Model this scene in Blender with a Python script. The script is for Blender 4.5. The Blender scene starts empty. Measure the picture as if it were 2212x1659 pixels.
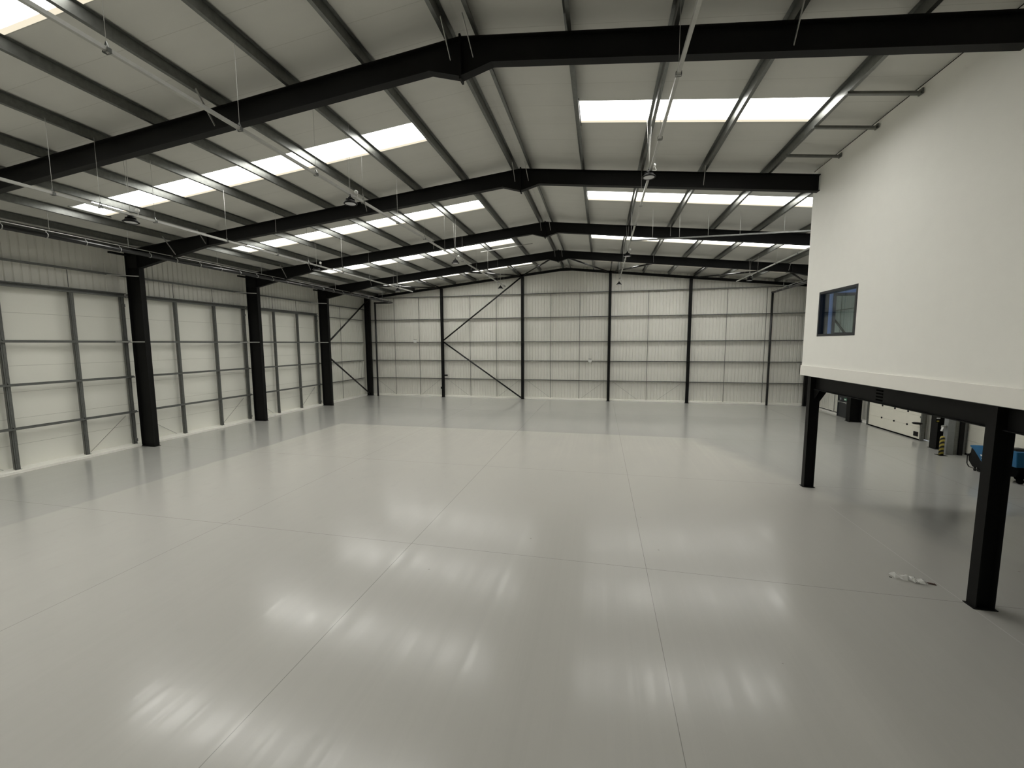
import bpy, math, random
from mathutils import Vector, Matrix
random.seed(7)
S = bpy.context.scene
COL = S.collection

# ------------------------------------------------------------------ materials
def nodes(name):
    m = bpy.data.materials.new(name); m.use_nodes = True
    nt = m.node_tree
    return m, nt, nt.nodes['Principled BSDF']
def N(nt, typ, **kw):
    n = nt.nodes.new(typ)
    for k, v in kw.items():
        if k in n.inputs.keys(): n.inputs[k].default_value = v
        else: setattr(n, k, v)
    return n
def L(nt, a, b): nt.links.new(a, b)
def math_(nt, op, a, b=None, c=None, clamp=False):
    n = nt.nodes.new('ShaderNodeMath'); n.operation = op; n.use_clamp = clamp
    for i, v in enumerate((a, b, c)):
        if v is None: continue
        if isinstance(v, (int, float)): n.inputs[i].default_value = v
        else: nt.links.new(v, n.inputs[i])
    return n.outputs[0]
def mixc(nt, f, a, b):
    n = nt.nodes.new('ShaderNodeMix'); n.data_type = 'RGBA'
    if isinstance(f, (int, float)): n.inputs[0].default_value = f
    else: nt.links.new(f, n.inputs[0])
    for i, v in ((6, a), (7, b)):
        if isinstance(v, tuple): n.inputs[i].default_value = (*v, 1) if len(v) == 3 else v
        else: nt.links.new(v, n.inputs[i])
    return n.outputs[2]
def pos(nt):
    g = nt.nodes.new('ShaderNodeNewGeometry'); s = nt.nodes.new('ShaderNodeSeparateXYZ')
    nt.links.new(g.outputs['Position'], s.inputs[0]); return s.outputs, g.outputs['Position']
def mapped(nt, vec, sx, sy, sz):
    m = nt.nodes.new('ShaderNodeMapping'); nt.links.new(vec, m.inputs['Vector'])
    m.inputs['Scale'].default_value = (sx, sy, sz); return m.outputs[0]
def noise(nt, vec, scale, detail=3, rough=.55):
    n = nt.nodes.new('ShaderNodeTexNoise'); n.inputs['Scale'].default_value = scale
    n.inputs['Detail'].default_value = detail; n.inputs['Roughness'].default_value = rough
    if vec is not None: nt.links.new(vec, n.inputs['Vector'])
    return n.outputs['Fac']
def ramp(nt, v, lo, hi):
    n = nt.nodes.new('ShaderNodeMapRange'); n.clamp = True
    n.inputs['From Min'].default_value = lo; n.inputs['From Max'].default_value = hi
    nt.links.new(v, n.inputs['Value']); return n.outputs[0]
def simple(name, col, rough=.5, metal=0., nscale=6., namp=.06, spec=.5, emit=None, estr=1.):
    m, nt, b = nodes(name)
    p, pv = pos(nt)
    f = noise(nt, pv, nscale)
    dark = tuple(c * (1 - namp * 2) for c in col); lite = tuple(min(1, c * (1 + namp * 2)) for c in col)
    L(nt, mixc(nt, f, dark, lite), b.inputs['Base Color'])
    b.inputs['Roughness'].default_value = rough; b.inputs['Metallic'].default_value = metal
    b.inputs['Specular IOR Level'].default_value = spec
    if emit:
        b.inputs['Emission Color'].default_value = (*emit, 1); b.inputs['Emission Strength'].default_value = estr
    return m

M = {}
M['steel'] = simple('black_painted_steel', (.0065, .0065, .0062), .5, 0, 5, .15, .16)
M['tube'] = simple('black_gloss_tube', (.005, .005, .005), .22, 0, 5, .1, .5)
M['galv'] = simple('galvanised_steel', (.155, .16, .15), .36, .75, 9, .16)
M['galv_light'] = simple('bright_galvanised_steel', (.42, .42, .40), .4, .6, 9, .1)
M['galv_wall'] = simple('galvanised_wall_steel', (.125, .13, .12), .5, .1, 9, .12)
M['trunk'] = simple('white_zinc_trunking', (.44, .44, .41), .4, .35, 12, .05)
M['cable'] = simple('pale_cable', (.55, .55, .52), .5)
M['pipe'] = simple('black_plastic_pipe', (.012, .012, .012), .28, 0, 6, .1)
M['white_paint'] = simple('white_plaster', (.93, .92, .865), .75, 0, 3, .01)
M['white_trim'] = simple('white_trim', (.93, .91, .85), .5, 0, 3, .01)
M['kerb'] = simple('white_concrete_kerb', (.88, .87, .80), .7, 0, 7, .04)
M['black'] = simple('black_plastic', (.004, .004, .004), .5, 0, 5, .1, .2)
M['anthracite'] = simple('anthracite_powder_coat', (.014, .016, .020), .4)
M['blue'] = simple('blue_machine_paint', (.01, .12, .27), .35, 0, 5, .05)
M['rubber'] = simple('black_rubber', (.0012, .0012, .0012), .8, 0, 5, .1, .05)
M['door_white'] = simple('cream_door_panel', (.78, .76, .66), .45, 0, 3, .02)
M['grey_paint'] = simple('grey_painted_steel', (.22, .23, .23), .45)
M['white_plastic'] = simple('white_plastic', (.75, .75, .72), .4)
M['blue_film'] = simple('blue_pipe_film', (.03, .06, .25), .3)
M['brown'] = simple('brown_scrap', (.05, .02, .012), .7)
M['lens'] = simple('frosted_lamp_lens', (.72, .72, .74), .35)
M['room_paint'] = simple('office_wall_paint', (.72, .76, .85), .7, 0, 3, .01)
M['green_sign'] = simple('green_sign_face', (.02, .22, .12), .4)

def emission(name, col, st):
    m, nt, b = nodes(name)
    nt.nodes.remove(b); e = N(nt, 'ShaderNodeEmission'); e.inputs[0].default_value = (*col, 1); e.inputs[1].default_value = st
    L(nt, e.outputs[0], nt.nodes['Material Output'].inputs[0]); return m
SKY = 10.5
M['rooflight'] = emission('translucent_rooflight', (1.0, .99, .945), SKY)
M['daylight_pane'] = emission('daylight_window', (.28, .48, 1.0), 9)  # blue glow of the added, unseen office window
M['rooflight_lap'] = emission('rooflight_lap', (1.0, .90, .70), .92)  # glow imitating the cream lit reveal of the rooflight slots

m, nt, b = nodes('clear_glass')
nt.nodes.remove(b)
g = N(nt, 'ShaderNodeBsdfGlossy', Roughness=.02); t = N(nt, 'ShaderNodeBsdfTransparent'); t.inputs[0].default_value = (.80, .86, .87, 1)
fr = N(nt, 'ShaderNodeFresnel', IOR=1.5)
gg = nt.nodes.new('ShaderNodeNewGeometry')
L(nt, math_(nt, 'SUBTRACT', 1.5, math_(nt, 'MULTIPLY', gg.outputs['Backfacing'], 1.5 - 1 / 1.5)), fr.inputs['IOR'])
mx = N(nt, 'ShaderNodeMixShader')
L(nt, fr.outputs[0], mx.inputs[0]); L(nt, t.outputs[0], mx.inputs[1]); L(nt, g.outputs[0], mx.inputs[2])
L(nt, mx.outputs[0], nt.nodes['Material Output'].inputs[0]); M['glass'] = m

m, nt, b = nodes('clear_plastic_film')
b.inputs['Base Color'].default_value = (.8, .8, .76, 1); b.inputs['Roughness'].default_value = .15; b.inputs['Alpha'].default_value = .45
M['film'] = m

# black and yellow helical tape
m, nt, b = nodes('black_yellow_tape')
p, pv = pos(nt)
v = math_(nt, 'ADD', math_(nt, 'MULTIPLY', p[2], 5.2), math_(nt, 'MULTIPLY', p[1], 5.2))
s = math_(nt, 'GREATER_THAN', math_(nt, 'FRACT', v), .5)
L(nt, mixc(nt, s, (.01, .01, .008), (.42, .34, .06)), b.inputs['Base Color']); b.inputs['Roughness'].default_value = .5
M['tape'] = m

# roof liner: pale steel, fine joints running across the slope
m, nt, b = nodes('roof_liner_sheet')
p, pv = pos(nt)
fr_ = math_(nt, 'FRACT', math_(nt, 'ADD', p[1], .14))
d = math_(nt, 'ABSOLUTE', math_(nt, 'SUBTRACT', fr_, .5))
ln = math_(nt, 'LESS_THAN', d, .006)
n1 = noise(nt, mapped(nt, pv, .25, 1.5, 1), 2.0, 4)
c0 = mixc(nt, n1, (.56, .555, .515), (.62, .615, .57))
L(nt, mixc(nt, math_(nt, 'MULTIPLY', ln, .35), c0, (.25, .24, .2)), b.inputs['Base Color'])
b.inputs['Roughness'].default_value = .6; M['liner'] = m

# wall cladding with horizontal joints
def cladding(name, base, joints):
    m, nt, b = nodes(name)
    p, pv = pos(nt)
    n1 = noise(nt, pv, .9, 3)
    c = mixc(nt, n1, tuple(x * .95 for x in base), base)
    if joints:
        fz = math_(nt, 'FRACT', math_(nt, 'DIVIDE', math_(nt, 'SUBTRACT', p[2], 1.09 - 1.08 / 2 - 1.08), 1.08))
        ln = math_(nt, 'LESS_THAN', math_(nt, 'ABSOLUTE', math_(nt, 'SUBTRACT', fz, .5)), .0065)
        c = mixc(nt, math_(nt, 'MULTIPLY', ln, .55), c, (.28, .27, .22))
    L(nt, c, b.inputs['Base Color']); b.inputs['Roughness'].default_value = .5
    return m
M['clad_h'] = cladding('cladding_flat_panel', (.83, .825, .745), True)
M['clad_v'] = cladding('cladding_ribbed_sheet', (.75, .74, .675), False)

# resin floor
def floor_mat():
    m, nt, b = nodes('grey_resin_floor')
    (x, y, z), pv = pos(nt)
    wob = math_(nt, 'MULTIPLY', math_(nt, 'SUBTRACT', noise(nt, pv, .8, 3), .5), .35)
    # dusty unswept rectangle in the middle of the hall
    ex = ramp(nt, math_(nt, 'ADD', x, wob), -16.62, -16.48)
    ey = math_(nt, 'SUBTRACT', 1., ramp(nt, y, 23.42, 23.50))
    er = math_(nt, 'SUBTRACT', 1., ramp(nt, math_(nt, 'ADD', math_(nt, 'ADD', x, math_(nt, 'MULTIPLY', y, .35)), math_(nt, 'MULTIPLY', wob, 3.)), 12.6, 13.6))
    dust = math_(nt, 'MULTIPLY', math_(nt, 'MULTIPLY', ex, ey), er)
    blot = ramp(nt, noise(nt, mapped(nt, pv, 1, .6, 1), .35, 4, .6), .32, .62)
    far = ramp(nt, y, 8., 21.)
    dustamt = math_(nt, 'MULTIPLY', dust, math_(nt, 'ADD', math_(nt, 'MULTIPLY', math_(nt, 'ADD', math_(nt, 'MULTIPLY', blot, .4), .6), math_(nt, 'MULTIPLY', far, .55)), .3), clamp=True)
    # scrubber passes running along the hall
    st = noise(nt, mapped(nt, pv, 1.55, .035, 1), 1.0, 2, .5)
    broad = ramp(nt, st, .46, .54)
    st2 = noise(nt, mapped(nt, pv, 6.5, .09, 1), 1.0, 3, .6)
    fine = ramp(nt, st2, .49, .53)
    streak = math_(nt, 'ADD', math_(nt, 'MULTIPLY', broad, .45), math_(nt, 'MULTIPLY', fine, .55))
    clean = math_(nt, 'SUBTRACT', 1., dust)
    sw = noise(nt, mapped(nt, pv, 2.2, 1.4, 1), 1.2, 5, .65)
    swirl = ramp(nt, sw, .56, .66)
    # joints
    def line(c, pos_, w): return math_(nt, 'LESS_THAN', math_(nt, 'ABSOLUTE', math_(nt, 'SUBTRACT', c, pos_)), w)
    j = line(x, -4.72, .006)
    for (c, q) in ((x, 1.10), (x, -10.55), (x, 12.9), (y, 9.38), (y, 16.28), (y, 23.45), (y, 2.4), (y, 30.3)):
        j = math_(nt, 'MAXIMUM', j, line(c, q, .005))
    wl = math_(nt, 'MULTIPLY', line(x, 7.13, .009), math_(nt, 'LESS_THAN', y, 14.3))
    base = mixc(nt, noise(nt, pv, .5, 4), (.405, .402, .378), (.435, .43, .405))
    c1 = mixc(nt, math_(nt, 'MULTIPLY', dustamt, .62), base, (.60, .57, .50))
    c1 = mixc(nt, math_(nt, 'MULTIPLY', streak, .10), c1, (.62, .61, .57))
    c2 = mixc(nt, math_(nt, 'MULTIPLY', j, .6), c1, (.10, .10, .085))
    c3 = mixc(nt, math_(nt, 'MULTIPLY', wl, .6), c2, (.62, .62, .6))
    # small spots
    vo = nt.nodes.new('ShaderNodeTexVoronoi'); vo.inputs['Scale'].default_value = .9; L(nt, pv, vo.inputs['Vector'])
    sp = math_(nt, 'MULTIPLY', math_(nt, 'LESS_THAN', vo.outputs['Distance'], .022), .5)
    c3 = mixc(nt, sp, c3, (.22, .21, .18))
    L(nt, c3, b.inputs['Base Color'])
    leftish = ramp(nt, x, -2., -6.)
    r = math_(nt, 'ADD', .195, math_(nt, 'MULTIPLY', dustamt, .05))
    r = math_(nt, 'ADD', r, math_(nt, 'MULTIPLY', streak, -.045))
    r = math_(nt, 'ADD', r, math_(nt, 'MULTIPLY', clean, -.06))
    r = math_(nt, 'ADD', r, math_(nt, 'MULTIPLY', math_(nt, 'MULTIPLY', swirl, leftish), -.03))
    L(nt, r, b.inputs['Roughness'])
    sp_ = math_(nt, 'ADD', .25, math_(nt, 'MULTIPLY', streak, .13))
    sp_ = math_(nt, 'ADD', sp_, math_(nt, 'MULTIPLY', clean, .18))
    sp_ = math_(nt, 'ADD', sp_, math_(nt, 'MULTIPLY', math_(nt, 'MULTIPLY', swirl, leftish), .12))
    sp_ = math_(nt, 'ADD', sp_, math_(nt, 'MULTIPLY', leftish, .05))
    L(nt, sp_, b.inputs['Specular IOR Level'])
    bn = nt.nodes.new('ShaderNodeBump'); bn.inputs['Strength'].default_value = .04; bn.inputs['Distance'].default_value = .02
    L(nt, noise(nt, pv, 1.6, 3), bn.inputs['Height']); L(nt, bn.outputs[0], b.inputs['Normal'])
    return m
M['floor'] = floor_mat()

# ------------------------------------------------------------------ mesh helpers
class MB:
    def __init__(s): s.v = []; s.f = []; s.sm = []
    def quadbox(s, P):                                   # 8 points: bottom 4 (ccw), top 4
        o = len(s.v); s.v += [tuple(p) for p in P]
        for f in ((3, 2, 1, 0), (4, 5, 6, 7), (0, 1, 5, 4), (1, 2, 6, 5), (2, 3, 7, 6), (3, 0, 4, 7)):
            s.f.append(tuple(o + i for i in f)); s.sm.append(False)
        return s
    def box(s, x0, x1, y0, y1, z0, z1):
        return s.quadbox([(x0, y0, z0), (x1, y0, z0), (x1, y1, z0), (x0, y1, z0), (x0, y0, z1), (x1, y0, z1), (x1, y1, z1), (x0, y1, z1)])
    def prism(s, pts, d):                                # polygon (3d points) extruded by vector d
        o = len(s.v); n = len(pts); d = Vector(d)
        s.v += [tuple(Vector(p)) for p in pts] + [tuple(Vector(p) + d) for p in pts]
        s.f.append(tuple(o + i for i in range(n))[::-1]); s.f.append(tuple(o + n + i for i in range(n))); s.sm += [False] * 2
        for i in range(n):
            j = (i + 1) % n; s.f.append((o + i, o + j, o + n + j, o + n + i)); s.sm.append(False)
        return s
    def tube(s, a, b, r, n=10, cap=True):
        a = Vector(a); b = Vector(b); ax = (b - a).normalized()
        u = ax.orthogonal().normalized(); w = ax.cross(u); o = len(s.v)
        for c in (a, b):
            for i in range(n):
                t = 2 * math.pi * i / n; s.v.append(tuple(c + u * math.cos(t) * r + w * math.sin(t) * r))
        for i in range(n):
            j = (i + 1) % n; s.f.append((o + i, o + j, o + n + j, o + n + i)); s.sm.append(True)
        if cap:
            s.f.append(tuple(o + i for i in range(n))[::-1]); s.f.append(tuple(o + n + i for i in range(n))); s.sm += [False] * 2
        return s
    def path(s, pts, r, n=8):
        for i in range(len(pts) - 1): s.tube(pts[i], pts[i + 1], r, n)
        return s
    def bar(s, a, b, w, h, up=(0, 0, 1)):                # rectangular bar between points
        a = Vector(a); b = Vector(b); ax = (b - a).normalized()
        sd = ax.cross(Vector(up)).normalized(); uu = sd.cross(ax)
        q = [(-w / 2, -h / 2), (w / 2, -h / 2), (w / 2, h / 2), (-w / 2, h / 2)]
        s.quadbox([a + sd * i + uu * j for i, j in q] + [b + sd * i + uu * j for i, j in q]); return s
    def lathe(s, c, prof, n=24, axis='z'):
        o = len(s.v); k = len(prof)
        for r, h in prof:
            for i in range(n):
                t = 2 * math.pi * i / n
                if axis == 'z': s.v.append((c[0] + r * math.cos(t), c[1] + r * math.sin(t), c[2] + h))
                elif axis == 'x': s.v.append((c[0] + h, c[1] + r * math.cos(t), c[2] + r * math.sin(t)))
                else: s.v.append((c[0] + r * math.cos(t), c[1] + h, c[2] + r * math.sin(t)))
        for a in range(k - 1):
            for i in range(n):
                j = (i + 1) % n; s.f.append((o + a * n + i, o + a * n + j, o + (a + 1) * n + j, o + (a + 1) * n + i)); s.sm.append(True)
        s.f.append(tuple(o + i for i in range(n))[::-1]); s.f.append(tuple(o + (k - 1) * n + i for i in range(n))); s.sm += [False] * 2
        return s
    def build(s, name, mat, parent=None, bevel=0):
        me = bpy.data.meshes.new(name); me.from_pydata(s.v, [], s.f); me.update()
        me.polygons.foreach_set('use_smooth', s.sm)
        import bmesh
        bm = bmesh.new(); bm.from_mesh(me); bmesh.ops.recalc_face_normals(bm, faces=bm.faces); bm.to_mesh(me); bm.free()
        me.materials.append(mat if not isinstance(mat, str) else M[mat])
        o = bpy.data.objects.new(name, me); COL.objects.link(o)
        if parent:
            o.parent = parent; o.matrix_parent_inverse = parent.matrix_basis.inverted()
        if bevel:
            md = o.modifiers.new('bevel', 'BEVEL'); md.width = bevel; md.segments = 2; md.limit_method = 'ANGLE'
        return o
def tag(o, label, cat, group=None):
    o['label'] = label; o['category'] = cat
    if group: o['group'] = group
    return o
def thing(name, label, cat, loc=(0, 0, 0), group=None):
    o = bpy.data.objects.new(name, None); COL.objects.link(o); o.location = loc
    o.empty_display_size = .2
    return tag(o, label, cat, group)
def struct(o): o['kind'] = 'structure'; return o
def isec(mb, x0, x1, y0, y1, z0, z1, t, axis):
    """vertical I section column; axis = direction of the web"""
    if axis == 'x':
        ym = (y0 + y1) / 2
        mb.box(x0, x0 + t, y0, y1, z0, z1); mb.box(x1 - t, x1, y0, y1, z0, z1); mb.box(x0 + t, x1 - t, ym - t / 3, ym + t / 3, z0, z1)
    else:
        xm = (x0 + x1) / 2
        mb.box(x0, x1, y0, y0 + t, z0, z1); mb.box(x0, x1, y1 - t, y1, z0, z1); mb.box(xm - t / 3, xm + t / 3, y0 + t, y1 - t, z0, z1)
    return mb

# ------------------------------------------------------------------ dimensions (metres)
RX = -3.12                 # ridge
ZR = 11.80                 # top of rafters at the ridge
SL, SR = .1045, .1075
DZ = .27                   # liner above rafter tops
def zr(x): return ZR - (SL * (RX - x) if x < RX else SR * (x - RX))
FR = [9.24, 16.16, 23.19, 30.22]     # portal frames
YG = 37.25
XLI, XLO = -22.12, -22.95  # left column flange faces
XRI, XRO = 15.82, 16.48
XWL, XWR, YW = -23.42, 16.78, 37.66  # cladding planes
YB = -5.0                  # back of the modelled part of the hall
BAYN = ['first bay from the camera', 'second bay', 'third bay', 'fourth bay', 'end bay by the far gable']

# ------------------------------------------------------------------ shell
struct(MB().box(XWL - .3, XWR + .3, YB - .2, YW + .3, -.3, 0).build('floor', 'floor'))

# ceiling: liner sheets around the rooflight slots
SKB = [(-1.65, -.50), (5.21, 6.35), (12.15, 13.29), (19.03, 20.18), (26.28, 27.38), (33.55, 34.60)]
XS = [(-19.55, -5.58), (-.70, 13.30)]
XSN = [(-19.55, -5.58), (-.70, 5.42)]      # beside the office the right strip is short
def xs_for(a): return [XS[0], None] if a < 8 else XSN if a < 16 else XS
mb = MB()
def slab(x0, x1, y0, y1, th=.14, dz=DZ):
    mb.quadbox([(x0, y0, zr(x0) + dz), (x1, y0, zr(x1) + dz), (x1, y1, zr(x1) + dz), (x0, y1, zr(x0) + dz),
                (x0, y0, zr(x0) + dz + th), (x1, y0, zr(x1) + dz + th), (x1, y1, zr(x1) + dz + th), (x0, y1, zr(x0) + dz + th)])
ys = [YB - .2]
for a, c in SKB: ys += [a, c]
ys.append(YW + .3)
for i in range(0, len(ys) - 1):
    y0, y1 = ys[i], ys[i + 1]
    if i % 2 == 0:
        slab(XWL - .3, RX, y0, y1); slab(RX, XWR + .3, y0, y1)
    else:
        X_ = xs_for(y0); slab(XWL - .3, X_[0][0], y0, y1); slab(X_[0][1], RX, y0, y1)
        if X_[1]: slab(RX, X_[1][0], y0, y1); slab(X_[1][1], XWR + .3, y0, y1)
        else: slab(RX, XWR + .3, y0, y1)
struct(mb.build('ceiling', 'liner'))
wn = 0
for (a, c) in SKB:
    for (x0, x1) in [q for q in xs_for(a) if q]:
        wn += 1
        w = MB()
        for t0, t1, d0 in ((x0 - .1, x1 + .1, DZ + .145),):
            w.quadbox([(t0, a - .1, zr(t0) + d0), (t1, a - .1, zr(t1) + d0), (t1, c + .1, zr(t1) + d0), (t0, c + .1, zr(t0) + d0),
                       (t0, a - .1, zr(t0) + d0 + .04), (t1, a - .1, zr(t1) + d0 + .04), (t1, c + .1, zr(t1) + d0 + .04), (t0, c + .1, zr(t0) + d0 + .04)])
        o = struct(w.build('window_%d' % wn, 'rooflight'))
        d1 = DZ + .004  # glowing strip stands in for the lit far reveal of the slot
        MB().quadbox([(x0, c - .10, zr(x0) + d1), (x1, c - .10, zr(x1) + d1), (x1, c, zr(x1) + d1), (x0, c, zr(x0) + d1),
                      (x0, c - .10, zr(x0) + d1 + .01), (x1, c - .10, zr(x1) + d1 + .01), (x1, c, zr(x1) + d1 + .01), (x0, c, zr(x0) + d1 + .01)]).build('window_frame', 'rooflight_lap', o)
        # thin flashing at the two short ends
        for xe, s in ((x0, -1), (x1, 1)):
            f = MB().quadbox([(xe, a - .12, zr(xe) + DZ - .03), (xe + s * .05, a - .12, zr(xe + s * .05) + DZ - .03), (xe + s * .05, c + .12, zr(xe + s * .05) + DZ - .03), (xe, c + .12, zr(xe) + DZ - .03),
                              (xe, a - .12, zr(xe) + DZ), (xe + s * .05, a - .12, zr(xe + s * .05) + DZ), (xe + s * .05, c + .12, zr(xe + s * .05) + DZ), (xe, c + .12, zr(xe) + DZ)])
            f.build('window_flashing', 'galv', o)

# ribbed sheet along a line: profile steps out towards the room
def ribbed(mb, a0, a1, base, dirn, zlo, ztop, along, pitch=.27):
    """dirn: +1/-1 direction of the room from the sheet; along 'y' or 'x'"""
    n = int((a1 - a0) / pitch)
    P = []
    for i in range(n + 1):
        t = a0 + i * pitch
        for dt, d in ((0, 0), (.03, -.04), (.055, -.04), (.085, 0)):
            if t + dt <= a1: P.append((t + dt, d))
    P.append((a1, 0))
    o = len(mb.v)
    for t, d in P:
        if along == 'y': mb.v += [(base + dirn * d, t, zlo), (base + dirn * d, t, ztop(t))]
        else: mb.v += [(t, base + dirn * d, zlo), (t, base + dirn * d, ztop(t))]
    for i in range(len(P) - 1):
        mb.f.append((o + 2 * i, o + 2 * i + 2, o + 2 * i + 3, o + 2 * i + 1)); mb.sm.append(False)

zl = zr(XWL) + DZ + .1; zrr = zr(XWR) + DZ + .1
# left wall: flat panels below, ribbed band above, ribbed end bay
struct(MB().box(XWL - .12, XWL, YB, 30.45, .05, 7.62).build('wall_left', 'clad_h'))
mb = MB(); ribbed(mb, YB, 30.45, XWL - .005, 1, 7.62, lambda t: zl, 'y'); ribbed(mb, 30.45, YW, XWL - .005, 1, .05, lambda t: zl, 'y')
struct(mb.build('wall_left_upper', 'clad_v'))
mb = MB(); ribbed(mb, XWL - .1, XWR + .1, YW, -1, .05, lambda t: zr(t) + DZ + .1, 'x')
struct(mb.build('wall_far', 'clad_v'))
D2 = (25.0, 29.5); D3 = (15.2, 22.45); D1 = (31.5, 32.7)
mb = MB()
ribbed(mb, YB, YW, XWR, -1, .02, lambda t: zrr, 'y')
struct(mb.build('wall_right', 'clad_v'))
struct(MB().box(XWL - .1, XWR + .1, YB - .15, YB, 0, 12.3).build('wall_back', 'clad_v'))

# white kerbs at the feet of the walls
def kerb(name, pts, d):
    return struct(MB().prism(pts, d).build(name, 'kerb'))
kerb('baseboard_left', [(XWL, YB, 0), (-22.93, YB, 0), (-22.93, YB, .10), (-22.98, YB, .125), (XWL, YB, .16)], (0, 30.5 - YB, 0))
kerb('baseboard_left_end', [(XWL, 30.5, 0), (-23.02, 30.5, 0), (-23.02, 30.5, .12), (XWL, 30.5, .13)], (0, YW - 30.5, 0))
kerb('baseboard_far', [(XWL, 37.42, 0), (XWL, YW, 0), (XWL, YW, .15), (XWL, 37.42, .13)], (XWR - XWL, 0, 0))
kerb('baseboard_right', [(XWR, 32.74, 0), (16.55, 32.74, 0), (16.55, 32.74, .15), (XWR, 32.74, .16)], (0, YW - 32.74, 0))
kerb('baseboard_right_mid', [(XWR, 29.6, 0), (16.55, 29.6, 0), (16.55, 29.6, .15), (XWR, 29.6, .16)], (0, 1.85, 0))

# ------------------------------------------------------------------ wall columns
stn = ['second steel frame', 'third steel frame', 'fourth steel frame']
cn = {9.24: 'nearest frame', 16.16: 'second frame', 23.19: 'third frame', 30.22: 'fourth frame'}
CY_ = {9.24: 9.32, 16.16: 16.27, 23.19: 23.33, 30.22: 30.42}
lab_left = {9.24: 'black steel column at the left wall, nearest of all', 16.16: 'widest black steel column in view on the left wall, closest to the camera',
            23.19: 'black steel column on the left wall between the first and third big columns', 30.22: 'black left wall column with diagonal bracing starting beside it'}
lab_right = {9.24: 'black right wall column behind the near mezzanine post', 16.16: 'black right wall column under the office end wall',
             23.19: 'black right wall column beside the striped bollard', 30.22: 'black right wall column between the fire exit door and the roller door'}
for y in FR:
    yc = (y + CY_[y]) / 2 + .03; yt = y
    for side in (-1, 1):
        x0, x1 = (XLO, XLI) if side < 0 else (XRI, XRO)
        xm = (x0 + x1) / 2
        r = thing('steel_column', (lab_left if side < 0 else lab_right)[y], 'steel column', (xm, yc, 0), 'portal frame columns')
        ztop = zr(x0 if side < 0 else x1) - .02
        wa, wb = (.12, .12) if side < 0 else (.10, .32)
        isec(MB(), x0, x1, yc - wa, yc + wb, .02, ztop, .025, 'x').build('shaft', 'steel', r)
        MB().box(x0 - .04, x1 + .04, yc - wa - .03, yc + wb + .03, 0, .02).build('base_plate', 'steel', r)
        fx = x0 if side < 0 else x1; ix = x1 if side < 0 else x0
        if side < 0:
            MB().box(x0 + .2, x0 + .34, yc - .95, yc - .12, 9.47, 9.56).build('bracket', 'steel', r)
            for zz in (5.31, 8.50):
                if y < 31:
                    MB().bar((x0 - .12, yc - .85, zz), (x1 - .06, yc - .10, zz), .045, .045).build('stay', 'galv_light', r)

# gable corner columns and posts
r = thing('steel_column', 'black corner column where the left and far walls meet', 'steel column', (-22.73, 37.2, 0), 'portal frame columns')
isec(MB(), -23.0, -22.45, 37.08, 37.32, .02, zr(-23.0) - .02, .02, 'x').build('shaft', 'steel', r)
MB().box(-23.03, -22.4, 37.05, 37.35, 0, .02).build('base_plate', 'steel', r)
r = thing('steel_column', 'black corner column where the far and right walls meet', 'steel column', (16.2, 37.2, 0), 'portal frame columns')
isec(MB(), 16.08, 16.45, 37.08, 37.32, .02, zr(16.45) - .02, .02, 'x').build('shaft', 'steel', r)
MB().box(16.04, 16.5, 37.05, 37.35, 0, .02).build('base_plate', 'steel', r)
GP = [(-14.92, 'leftmost black gable post on the far wall, where both diagonals meet'), (-7.08, 'black gable post on the far wall, second from left, at the ends of the diagonals'),
      (.69, 'black gable post on the far wall, third from left, just right of the ridge'), (7.27, 'black gable post on the far wall, rightmost before the office')]
for x, lb in GP:
    r = thing('gable_post', lb, 'steel column', (x, 37.3, 0), 'gable posts on the far wall')
    isec(MB(), x - .115, x + .115, 37.16, 37.40, .02, zr(x) - .19, .018, 'y').build('shaft', 'steel', r)
    MB().box(x - .15, x + .15, 37.12, 37.41, 0, .02).build('base_plate', 'steel', r)

# ------------------------------------------------------------------ rafters
def rafter_half(side, y, w=.105, tf=.022):
    """I beam with apex and eaves haunches, one side of the ridge"""
    sl = SL if side < 0 else SR
    xe = XLO if side < 0 else XRO           # outer end
    D = .535
    top = [(RX, ZR), (xe, zr(xe))]
    if side < 0: hk, he, zb = -17.9, XLI, 8.86
    else: hk, he, zb = 11.9, XRI, 8.70
    kx = RX + side * .715
    bot = [(RX, 10.99), (kx, zr(kx) - D), (hk, zr(hk) - D), (he, zb), ]
    mb = MB()
    def strip(p, q, up):
        (xa, za), (xb, zb_) = p, q
        s = tf if up else -tf
        P = [(xa, y - w, za), (xb, y - w, zb_), (xb, y + w, zb_), (xa, y + w, za)]
        Q = [(a, b_, c - s) for a, b_, c in P]
        mb.quadbox(Q + P if up else P + Q)
    strip(top[0], top[1], True)
    for i in range(3): strip((bot[i][0], bot[i][1] + tf), (bot[i + 1][0], bot[i + 1][1] + tf), True)
    poly = [(RX, y - .007, ZR - tf), (xe, y - .007, zr(xe) - tf), (xe, y - .007, zb + .05), (he, y - .007, zb + tf)] + [(p[0], y - .007, p[1] + tf / 2) for p in bot[::-1][1:]]
    mb.prism(poly, (0, .014, 0))
    # lower flange of the parent beam seen inside the eaves haunch, stiffeners
    for sx in (he, hk):
        zt = zr(sx) - tf; zb2 = zb if sx == he else zr(hk) - D
        mb.box(sx - .01, sx + .01, y - w * .9, y + w * .9, zb2 + tf, zt)
    return mb
rl = ['first steel rafter, crossing the top of the view from left edge to office wall', 'second steel rafter, ending against the office wall top',
      'third steel rafter from the camera', 'fourth steel rafter, last before the far gable']
def chain(mb, x, y, z0, z1, r=.008):
    mb.tube((x, y, z0), (x, y, z1), r, 6)
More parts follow.
